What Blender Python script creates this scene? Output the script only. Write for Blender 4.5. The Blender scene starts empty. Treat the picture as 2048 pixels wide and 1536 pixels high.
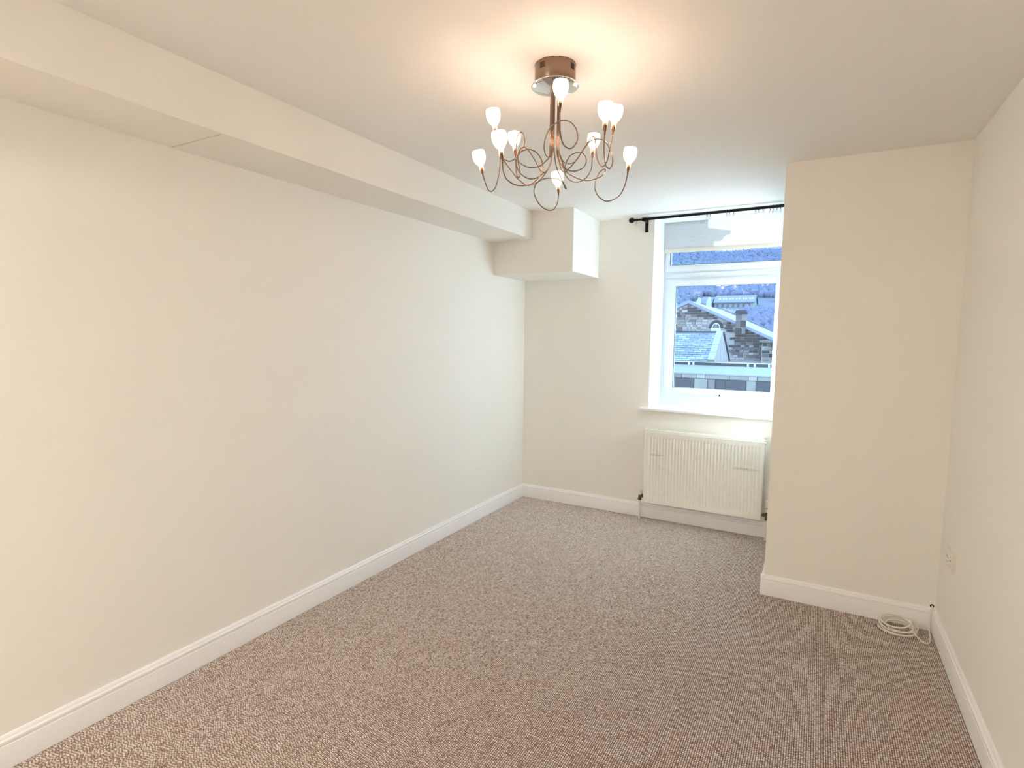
import bpy, bmesh, math, random
import numpy as np
from mathutils import Vector, Matrix

# ------------------------------------------------------------------ camera, sky, sun, exposure
S = bpy.context.scene
COL = S.collection
PI = math.pi
rnd = random.Random(7)

cam_data = bpy.data.cameras.new('camera')
cam = bpy.data.objects.new('camera', cam_data)
COL.objects.link(cam)
cam_data.sensor_width = 36.0
cam_data.sensor_fit = 'HORIZONTAL'
cam_data.lens = 1103.8 / 2048 * 36.0
cam_data.clip_start = 0.05
cam_data.clip_end = 2000
cy_, sy_ = math.cos(0.5069), math.sin(0.5069)
cp_, sp_ = math.cos(-0.0890), math.sin(-0.0890)
fwd = Vector((-sy_ * cp_, cy_ * cp_, sp_))
rgt = Vector((cy_, sy_, 0))
upv = rgt.cross(fwd)
cr_, sr_ = math.cos(0.0121), math.sin(0.0121)
R_ = rgt * cr_ + upv * sr_
U_ = -rgt * sr_ + upv * cr_
m = Matrix.Identity(4)
for i in range(3):
    m[i][0] = R_[i]; m[i][1] = U_[i]; m[i][2] = -fwd[i]
m[0][3], m[1][3], m[2][3] = 2.4043, -4.5563, 1.5263
cam.matrix_world = m
S.camera = cam

world = bpy.data.worlds.new('sky')
S.world = world
world.use_nodes = True
wn = world.node_tree
wn.nodes.clear()
w_out = wn.nodes.new('ShaderNodeOutputWorld')
w_bg = wn.nodes.new('ShaderNodeBackground')
w_tc = wn.nodes.new('ShaderNodeTexCoord')
w_sep = wn.nodes.new('ShaderNodeSeparateXYZ')
w_ramp = wn.nodes.new('ShaderNodeValToRGB')
wn.links.new(w_tc.outputs['Generated'], w_sep.inputs[0])
wn.links.new(w_sep.outputs['Z'], w_ramp.inputs[0])
w_ramp.color_ramp.elements[0].position = 0.0
w_ramp.color_ramp.elements[0].color = (0.46, 0.74, 1.0, 1)
w_ramp.color_ramp.elements[1].position = 0.7
w_ramp.color_ramp.elements[1].color = (0.34, 0.62, 1.0, 1)
wn.links.new(w_ramp.outputs[0], w_bg.inputs['Color'])
w_bg.inputs['Strength'].default_value = 3.0
wn.links.new(w_bg.outputs[0], w_out.inputs[0])

SUN_AZ, SUN_EL = math.atan(1.0), math.radians(11)
sun_dir = Vector((math.sin(SUN_AZ) * math.cos(SUN_EL), -math.cos(SUN_AZ) * math.cos(SUN_EL), -math.sin(SUN_EL)))
sun_data = bpy.data.lights.new('sun', 'SUN')
sun = bpy.data.objects.new('sun', sun_data)
COL.objects.link(sun)
sun.location = (-30, 25, 20)
sun.rotation_euler = sun_dir.to_track_quat('-Z', 'Y').to_euler()
sun_data.energy = 63.0
sun_data.color = (0.72, 0.88, 1.0)
sun_data.angle = math.radians(0.53)

# daylight sampling portal in the window opening (guides the sky's samples, gives off no light itself)
por_data = bpy.data.lights.new('window_portal', 'AREA')
por = bpy.data.objects.new('window_portal', por_data)
COL.objects.link(por)
por_data.shape = 'RECTANGLE'
por_data.size, por_data.size_y = 1.0, 1.55
por.location = (1.682, 0.56, 1.71)
por.rotation_euler = (-PI / 2, 0, 0)
por_data.cycles.is_portal = True

LAMP_W = 0.235                     # watts of each halogen capsule
FILL_COL, FILL_S = (1.0, 0.945, 0.835), 69.0  # colour and strength of the added fill light
LAMP_COL = (1.0, 0.69, 0.54)

S.view_settings.view_transform = 'Standard'
S.view_settings.look = 'None'
S.view_settings.exposure = 1.12
S.view_settings.gamma = 1.0
S.view_settings.use_curve_mapping = False
try:
    S.cycles.max_bounces = 12
    S.cycles.diffuse_bounces = 8
    S.cycles.glossy_bounces = 6
    S.cycles.transmission_bounces = 8
    S.cycles.transparent_max_bounces = 16
    S.cycles.use_denoising = True
    S.cycles.caustics_reflective = False
    S.cycles.caustics_refractive = False
    S.cycles.sample_clamp_indirect = 0.0
except Exception:
    pass

# ------------------------------------------------------------------ helpers
ORIGIN = {}
def lin(r, g, b):
    f = lambda c: (c / 255 / 12.92) if c / 255 <= 0.04045 else ((c / 255 + 0.055) / 1.055) ** 2.4
    return (f(r), f(g), f(b), 1)

def newmat(name):
    mt = bpy.data.materials.new(name)
    mt.use_nodes = True
    nt = mt.node_tree
    return mt, nt, nt.nodes['Principled BSDF']

def mat(name, col, rough=0.5, metal=0.0, noise=0.0, nscale=20.0, bump=0.0, bscale=200.0, spec=0.5):
    mt, nt, b = newmat(name)
    b.inputs['Base Color'].default_value = col
    b.inputs['Roughness'].default_value = rough
    b.inputs['Metallic'].default_value = metal
    b.inputs['Specular IOR Level'].default_value = spec
    tc = nt.nodes.new('ShaderNodeTexCoord')
    if noise:
        n = nt.nodes.new('ShaderNodeTexNoise'); n.inputs['Scale'].default_value = nscale; n.inputs['Detail'].default_value = 5
        nt.links.new(tc.outputs['Object'], n.inputs['Vector'])
        mx = nt.nodes.new('ShaderNodeMix'); mx.data_type = 'RGBA'
        mx.inputs[6].default_value = tuple(c * (1 - noise) for c in col[:3]) + (1,)
        mx.inputs[7].default_value = tuple(min(1, c * (1 + noise)) for c in col[:3]) + (1,)
        nt.links.new(n.outputs['Fac'], mx.inputs[0])
        nt.links.new(mx.outputs[2], b.inputs['Base Color'])
    if bump:
        n2 = nt.nodes.new('ShaderNodeTexNoise'); n2.inputs['Scale'].default_value = bscale; n2.inputs['Detail'].default_value = 3
        nt.links.new(tc.outputs['Object'], n2.inputs['Vector'])
        bp = nt.nodes.new('ShaderNodeBump'); bp.inputs['Strength'].default_value = bump; bp.inputs['Distance'].default_value = 0.002
        nt.links.new(n2.outputs['Fac'], bp.inputs['Height'])
        nt.links.new(bp.outputs['Normal'], b.inputs['Normal'])
    return mt

def obj(name, bm, mt, parent=None, smooth=None):
    """one mesh object from a bmesh given in world coordinates (moved to its thing's origin)"""
    if isinstance(bm, tuple):
        me = bpy.data.meshes.new(name); me.from_pydata(bm[0], [], bm[1])
    else:
        bmesh.ops.recalc_face_normals(bm, faces=bm.faces)
        me = bpy.data.meshes.new(name); bm.to_mesh(me); bm.free()
    o = bpy.data.objects.new(name, me)
    COL.objects.link(o)
    org = Vector((0, 0, 0))
    if parent is not None:
        o.parent = parent
        org = ORIGIN.get(parent.name, org)
    ORIGIN[o.name] = org
    if org.length:
        me.transform(Matrix.Translation(-org))
    for mm in (mt if isinstance(mt, (list, tuple)) else [mt]):
        me.materials.append(mm)
    if smooth is not None:
        me.shade_smooth()
        try:
            me.set_sharp_from_angle(angle=math.radians(smooth))
        except Exception:
            pass
    return o

def tag(o, label, cat, group=None, kind=None):
    o['label'] = label; o['category'] = cat
    if group: o['group'] = group
    if kind: o['kind'] = kind
    return o

def thing(name, label, cat, loc, group=None, kind=None):
    o = bpy.data.objects.new(name, None)
    COL.objects.link(o)
    o.location = loc
    o.empty_display_size = 0.1
    ORIGIN[o.name] = Vector(loc)
    return tag(o, label, cat, group, kind)

def struct(name, bm, mt, label, cat, smooth=None):
    return tag(obj(name, bm, mt, None, smooth), label, cat, None, 'structure')

def B():
    return bmesh.new()

def box(bm, x0, x1, y0, y1, z0, z1, bev=0.0, mi=0):
    r = bmesh.ops.create_cube(bm, size=1.0)
    vs = r['verts']
    for v in vs:
        v.co = Vector((x0 + (v.co.x + .5) * (x1 - x0), y0 + (v.co.y + .5) * (y1 - y0), z0 + (v.co.z + .5) * (z1 - z0)))
    fs = {f for v in vs for f in v.link_faces}
    for f in fs: f.material_index = mi
    if bev > 0:
        es = list({e for v in vs for e in v.link_edges})
        bmesh.ops.bevel(bm, geom=es, offset=bev, segments=2, affect='EDGES', profile=0.7)
    return bm

def prism(bm, pts, vec, mi=0):
    """polygon (3D points) extruded along vec"""
    vec = Vector(vec)
    a = [bm.verts.new(p) for p in pts]
    b = [bm.verts.new(Vector(p) + vec) for p in pts]
    n = len(pts)
    fs = [bm.faces.new(a), bm.faces.new(b[::-1])]
    for i in range(n):
        fs.append(bm.faces.new((a[i], b[i], b[(i + 1) % n], a[(i + 1) % n])))
    for f in fs: f.material_index = mi
    return bm

def tube(bm, pts, r, seg=8, closed=False, caps=True):
    pts = [Vector(p) for p in pts]
    n = len(pts)
    rs = r if isinstance(r, (list, tuple)) else [r] * n
    rings = []
    nrm = None
    for i in range(n):
        if closed:
            t = pts[(i + 1) % n] - pts[(i - 1) % n]
        else:
            t = pts[min(i + 1, n - 1)] - pts[max(i - 1, 0)]
        t.normalize()
        if nrm is None:
            ref = Vector((0, 0, 1)) if abs(t.z) < .9 else Vector((1, 0, 0))
            nrm = t.cross(ref).normalized()
        else:
            nrm = (nrm - t * nrm.dot(t))
            if nrm.length < 1e-6: nrm = t.orthogonal()
            nrm.normalize()
        bn = t.cross(nrm)
        rings.append([bm.verts.new(pts[i] + (nrm * math.cos(2 * PI * k / seg) + bn * math.sin(2 * PI * k / seg)) * rs[i]) for k in range(seg)])
    for i in range(n if closed else n - 1):
        a, b = rings[i], rings[(i + 1) % n]
        for k in range(seg):
            bm.faces.new((a[k], a[(k + 1) % seg], b[(k + 1) % seg], b[k]))
    if caps and not closed:
        bm.faces.new(rings[0][::-1]); bm.faces.new(rings[-1])
    return bm

def lathe(bm, prof, origin=(0, 0, 0), axis=(0, 0, 1), seg=32, close=False):
    """profile of (radius, height) turned about axis at origin"""
    q = Vector((0, 0, 1)).rotation_difference(Vector(axis).normalized())
    org = Vector(origin)
    rings = []
    for r, h in prof:
        if r < 1e-6:
            rings.append([bm.verts.new(org + q @ Vector((0, 0, h)))])
        else:
            rings.append([bm.verts.new(org + q @ Vector((r * math.cos(2 * PI * k / seg), r * math.sin(2 * PI * k / seg), h))) for k in range(seg)])
    prs = list(zip(rings[:-1], rings[1:]))
    if close: prs.append((rings[-1], rings[0]))
    for a, b in prs:
        for k in range(seg):
            k2 = (k + 1) % seg
            if len(a) == 1 and len(b) == 1: continue
            if len(a) == 1: bm.faces.new((a[0], b[k2], b[k]))
            elif len(b) == 1: bm.faces.new((a[k], a[k2], b[0]))
            else: bm.faces.new((a[k], a[k2], b[k2], b[k]))
    return bm

def catmull(pts, sub=5):
    P = [Vector(p) for p in pts]
    out = []
    n = len(P)
    for i in range(n - 1):
        p0, p1, p2, p3 = P[max(i - 1, 0)], P[i], P[i + 1], P[min(i + 2, n - 1)]
        for k in range(sub):
            t = k / sub
            out.append(0.5 * ((2 * p1) + (-p0 + p2) * t + (2 * p0 - 5 * p1 + 4 * p2 - p3) * t * t + (-p0 + 3 * p1 - 3 * p2 + p3) * t ** 3))
    out.append(P[-1])
    return out

# ------------------------------------------------------------------ materials
PAINT = mat('magnolia_wall_paint', lin(242, 239, 233), 0.62, noise=0.012, nscale=2.5, bump=0.06, bscale=350, spec=0.3)
CEIL = mat('white_ceiling_paint', lin(240, 238, 235), 0.75, noise=0.01, nscale=2, bump=0.05, bscale=300, spec=0.25)
BEAM = mat('cream_boxing_paint', lin(242, 239, 233), 0.6, noise=0.015, nscale=4, bump=0.08, bscale=220, spec=0.3)
GLOSS = mat('white_gloss_woodwork', lin(246, 245, 246), 0.28, noise=0.01, nscale=8, spec=0.5)
REVEAL = mat('white_reveal_paint', lin(232, 234, 236), 0.5, bump=0.04, bscale=250)
UPVC = mat('white_window_plastic', lin(208, 213, 217), 0.25)
ENAMEL = None
BLACK = mat('black_metal', (0.006, 0.006, 0.006, 1), 0.35, 0.6)
CHROME = mat('polished_chrome', (0.78, 0.77, 0.75, 1), 0.08, 1.0)
BRUSHED = None
PLUG = mat('white_plastic', lin(236, 230, 218), 0.3)
CABLE = mat('white_cable_sheath', lin(240, 236, 224), 0.35)
BRASS = mat('tarnished_brass', (0.16, 0.12, 0.07, 1), 0.35, 1.0)
GREYRUB = mat('grey_seal', lin(70, 80, 84), 0.6)

def brushed_metal():
    mt, nt, b = newmat('brushed_bronze_nickel')
    b.inputs['Base Color'].default_value = (0.27, 0.19, 0.135, 1)
    b.inputs['Metallic'].default_value = 1.0
    b.inputs['Roughness'].default_value = 0.24
    tc = nt.nodes.new('ShaderNodeTexCoord'); mp = nt.nodes.new('ShaderNodeMapping')
    mp.inputs['Scale'].default_value = (30, 30, 900)
    n = nt.nodes.new('ShaderNodeTexNoise'); n.inputs['Scale'].default_value = 1.0
    bp = nt.nodes.new('ShaderNodeBump'); bp.inputs['Strength'].default_value = 0.25; bp.inputs['Distance'].default_value = 0.0005
    nt.links.new(tc.outputs['Object'], mp.inputs[0]); nt.links.new(mp.outputs[0], n.inputs['Vector'])
    nt.links.new(n.outputs['Fac'], bp.inputs['Height']); nt.links.new(bp.outputs[0], b.inputs['Normal'])
    return mt
BRUSHED = brushed_metal()

def enamel():
    """radiator enamel with two faint rubbed scuffs"""
    mt, nt, b = newmat('white_radiator_enamel')
    b.inputs['Roughness'].default_value = 0.3
    tc = nt.nodes.new('ShaderNodeTexCoord'); sp = nt.nodes.new('ShaderNodeSeparateXYZ')
    nt.links.new(tc.outputs['Object'], sp.inputs[0])
    def M(op, a, bb=None):
        n = nt.nodes.new('ShaderNodeMath'); n.operation = op
        for i, v in enumerate((a, bb)):
            if v is None: continue
            if isinstance(v, (int, float)): n.inputs[i].default_value = v
            else: nt.links.new(v, n.inputs[i])
        return n.outputs[0]
    masks = []
    for cx, cz, wx, wz in ((0.10, 0.405, 0.07, 0.012), (0.77, 0.375, 0.12, 0.014)):
        dx = M('DIVIDE', M('SUBTRACT', sp.outputs[0], cx), wx); dz = M('DIVIDE', M('SUBTRACT', sp.outputs[2], cz), wz)
        d = M('ADD', M('MULTIPLY', dx, dx), M('MULTIPLY', dz, dz))
        masks.append(M('MAXIMUM', M('SUBTRACT', 1.0, d), 0.0))
    mk = M('MAXIMUM', masks[0], masks[1])
    n = nt.nodes.new('ShaderNodeTexNoise'); n.inputs['Scale'].default_value = 45
    nt.links.new(tc.outputs['Object'], n.inputs['Vector'])
    mk = M('MULTIPLY', mk, M('MULTIPLY', n.outputs['Fac'], 0.8))
    mx = nt.nodes.new('ShaderNodeMix'); mx.data_type = 'RGBA'
    mx.inputs[6].default_value = lin(241, 240, 232); mx.inputs[7].default_value = lin(176, 150, 150)
    nt.links.new(mk, mx.inputs[0]); nt.links.new(mx.outputs[2], b.inputs['Base Color'])
    return mt
ENAMEL = enamel()

def carpet_mat():
    """looped wool: each loop its own tone, shade down between the loops painted in by depth"""
    mt, nt, b = newmat('brown_loop_carpet')
    b.inputs['Roughness'].default_value = 0.95
    b.inputs['Specular IOR Level'].default_value = 0.15
    b.inputs['Sheen Weight'].default_value = 1.0
    b.inputs['Sheen Roughness'].default_value = 0.35
    b.inputs['Sheen Tint'].default_value = (1.0, 0.93, 0.87, 1)
    tc = nt.nodes.new('ShaderNodeTexCoord'); sp = nt.nodes.new('ShaderNodeSeparateXYZ')
    nt.links.new(tc.outputs['Object'], sp.inputs[0])
    at = nt.nodes.new('ShaderNodeAttribute'); at.attribute_name = 'tone'
    rp = nt.nodes.new('ShaderNodeValToRGB')
    e = rp.color_ramp.elements
    e[0].position = 0.0; e[0].color = CARPET[0]
    e[1].position = 1.0; e[1].color = CARPET[3]
    a = e.new(0.22); a.color = CARPET[1]
    a = e.new(0.6); a.color = CARPET[2]
    nt.links.new(at.outputs['Fac'], rp.inputs[0])
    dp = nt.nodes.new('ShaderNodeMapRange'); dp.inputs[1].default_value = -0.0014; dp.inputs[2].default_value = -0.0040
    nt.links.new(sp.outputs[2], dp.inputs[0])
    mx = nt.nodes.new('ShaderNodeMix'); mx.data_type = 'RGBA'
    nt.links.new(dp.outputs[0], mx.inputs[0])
    nt.links.new(rp.outputs[0], mx.inputs[6]); mx.inputs[7].default_value = CARPET[4]  # deep gaps coloured darker to stand in for shade between loops
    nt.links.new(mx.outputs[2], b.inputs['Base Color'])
    return mt
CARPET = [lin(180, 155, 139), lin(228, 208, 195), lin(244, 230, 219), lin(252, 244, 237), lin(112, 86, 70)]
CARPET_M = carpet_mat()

def shade_mat():
    mt = bpy.data.materials.new('lit_frosted_glass'); mt.use_nodes = True
    nt = mt.node_tree; nt.nodes.clear()
    out = nt.nodes.new('ShaderNodeOutputMaterial')
    tr = nt.nodes.new('ShaderNodeBsdfTranslucent'); tr.inputs[0].default_value = (1, .95, .86, 1)
    tp = nt.nodes.new('ShaderNodeBsdfTransparent'); tp.inputs[0].default_value = (1, .96, .9, 1)
    gl = nt.nodes.new('ShaderNodeBsdfGlossy'); gl.inputs['Roughness'].default_value = 0.15
    em = nt.nodes.new('ShaderNodeEmission'); em.inputs[0].default_value = (1.0, 0.84, 0.62, 1); em.inputs[1].default_value = 0.55
    m1 = nt.nodes.new('ShaderNodeMixShader'); m1.inputs[0].default_value = 0.55
    m2 = nt.nodes.new('ShaderNodeMixShader'); m2.inputs[0].default_value = 0.06
    ad = nt.nodes.new('ShaderNodeAddShader')
    nt.links.new(tr.outputs[0], m1.inputs[1]); nt.links.new(tp.outputs[0], m1.inputs[2])
    nt.links.new(m1.outputs[0], m2.inputs[1]); nt.links.new(gl.outputs[0], m2.inputs[2])
    nt.links.new(m2.outputs[0], ad.inputs[0]); nt.links.new(em.outputs[0], ad.inputs[1])
    nt.links.new(ad.outputs[0], out.inputs[0])
    return mt
SHADE = shade_mat()

def emit_mat(name, col, s):
    mt = bpy.data.materials.new(name); mt.use_nodes = True
    nt = mt.node_tree; nt.nodes.clear()
    out = nt.nodes.new('ShaderNodeOutputMaterial'); em = nt.nodes.new('ShaderNodeEmission')
    em.inputs[0].default_value = col; em.inputs[1].default_value = s
    nt.links.new(em.outputs[0], out.inputs[0])
    return mt
BULB = emit_mat('glowing_capsule', (1.0, 0.86, 0.66, 1), 12.0)

def glass_mat(name, tint, refl):
    mt = bpy.data.materials.new(name); mt.use_nodes = True
    nt = mt.node_tree; nt.nodes.clear()
    out = nt.nodes.new('ShaderNodeOutputMaterial')
    tp = nt.nodes.new('ShaderNodeBsdfTransparent'); tp.inputs[0].default_value = tint
    gl = nt.nodes.new('ShaderNodeBsdfGlossy'); gl.inputs['Roughness'].default_value = 0.0
    fr = nt.nodes.new('ShaderNodeFresnel'); fr.inputs['IOR'].default_value = 1.45
    mu = nt.nodes.new('ShaderNodeMath'); mu.operation = 'MULTIPLY'; mu.inputs[1].default_value = refl
    mx = nt.nodes.new('ShaderNodeMixShader')
    nt.links.new(fr.outputs[0], mu.inputs[0]); nt.links.new(mu.outputs[0], mx.inputs[0])
    nt.links.new(tp.outputs[0], mx.inputs[1]); nt.links.new(gl.outputs[0], mx.inputs[2])
    nt.links.new(mx.outputs[0], out.inputs[0])
    return mt
PANE = glass_mat('window_glass', (0.97, 0.99, 0.99, 1), 0.6)

def blind_mat():
    mt = bpy.data.materials.new('cream_blind_fabric'); mt.use_nodes = True
    nt = mt.node_tree; nt.nodes.clear()
    out = nt.nodes.new('ShaderNodeOutputMaterial')
    df = nt.nodes.new('ShaderNodeBsdfDiffuse'); tl = nt.nodes.new('ShaderNodeBsdfTranslucent')
    tc = nt.nodes.new('ShaderNodeTexCoord')
    mp = nt.nodes.new('ShaderNodeMapping'); mp.inputs['Scale'].default_value = (420, 1, 60)
    n1 = nt.nodes.new('ShaderNodeTexNoise'); n1.inputs['Scale'].default_value = 1.0
    mp2 = nt.nodes.new('ShaderNodeMapping'); mp2.inputs['Scale'].default_value = (14, 1, 420)
    n2 = nt.nodes.new('ShaderNodeTexNoise'); n2.inputs['Scale'].default_value = 1.0
    nt.links.new(tc.outputs['Object'], mp.inputs[0]); nt.links.new(mp.outputs[0], n1.inputs['Vector'])
    nt.links.new(tc.outputs['Object'], mp2.inputs[0]); nt.links.new(mp2.outputs[0], n2.inputs['Vector'])
    ad = nt.nodes.new('ShaderNodeMath'); ad.operation = 'ADD'
    nt.links.new(n1.outputs['Fac'], ad.inputs[0]); nt.links.new(n2.outputs['Fac'], ad.inputs[1])
    rp = nt.nodes.new('ShaderNodeMapRange'); rp.inputs[1].default_value = 0.7; rp.inputs[2].default_value = 1.3
    rp.inputs[3].default_value = 0.60; rp.inputs[4].default_value = 0.78
    nt.links.new(ad.outputs[0], rp.inputs[0])
    cb = nt.nodes.new('ShaderNodeCombineXYZ')
    for i in range(3): nt.links.new(rp.outputs[0], cb.inputs[i])
    nt.links.new(cb.outputs[0], df.inputs[0]); nt.links.new(cb.outputs[0], tl.inputs[0])
    mx = nt.nodes.new('ShaderNodeMixShader'); mx.inputs[0].default_value = 0.28
    nt.links.new(df.outputs[0], mx.inputs[1]); nt.links.new(tl.outputs[0], mx.inputs[2])
    nt.links.new(mx.outputs[0], out.inputs[0])
    return mt
BLIND = blind_mat()

# outdoors
def lo(r, g, b):
    c = lin(r, g, b)
    return (c[0] * .66, c[1] * .66, c[2] * .66, 1)
def stone(name, r, g, b, n=0.3, s=3.0):
    return mat(name, lo(r, g, b), 0.9, noise=n, nscale=s, bump=0.4, bscale=12, spec=0.2)
ST_DARK = stone('dark_weathered_sandstone', 74, 70, 74)
ST_MID = stone('grey_sandstone', 112, 104, 104)
ST_WARM = stone('buff_sandstone', 150, 138, 130)
ST_PALE = stone('pale_sandstone', 182, 170, 165)
MORTAR = stone('pale_lime_mortar', 170, 160, 160, 0.15)
SLATE = [mat('grey_slate', lo(122, 126, 138), 0.45, noise=0.25, nscale=4), mat('blue_slate', lo(104, 112, 132), 0.4, noise=0.25, nscale=4),
         mat('pale_slate', lo(142, 146, 156), 0.5, noise=0.25, nscale=4)]
LEAD = mat('pale_lead_sheet', lo(122, 118, 130), 0.55, noise=0.12, nscale=1.5)
ROOFBLUE = mat('painted_barge_board', lo(134, 138, 158), 0.5)
ROOFPALE = mat('pale_roof_sheet', lo(136, 140, 150), 0.5, noise=0.08, nscale=2)
GUTTER = mat('dark_gutter', lo(48, 50, 54), 0.4)
WHITE_OUT = mat('white_outdoor_paint', lo(225, 225, 225), 0.5)
BOARD = mat('pink_grey_boarding', lo(178, 164, 168), 0.7, noise=0.12, nscale=6)
DARKGLASS = mat('dark_window_glass', lo(60, 68, 78), 0.15)
MOSS = stone('mossy_stone', 126, 122, 116)
VERGE = stone('pale_mossy_stone', 168, 166, 156)
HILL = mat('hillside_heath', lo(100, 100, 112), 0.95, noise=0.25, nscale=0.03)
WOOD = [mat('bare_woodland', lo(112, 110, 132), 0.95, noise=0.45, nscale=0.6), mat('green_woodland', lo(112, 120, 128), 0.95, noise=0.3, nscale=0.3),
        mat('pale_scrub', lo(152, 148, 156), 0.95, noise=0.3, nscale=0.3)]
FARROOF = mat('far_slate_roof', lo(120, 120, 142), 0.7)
FARWALL = mat('far_stone_wall', lo(160, 156, 158), 0.9)
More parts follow.
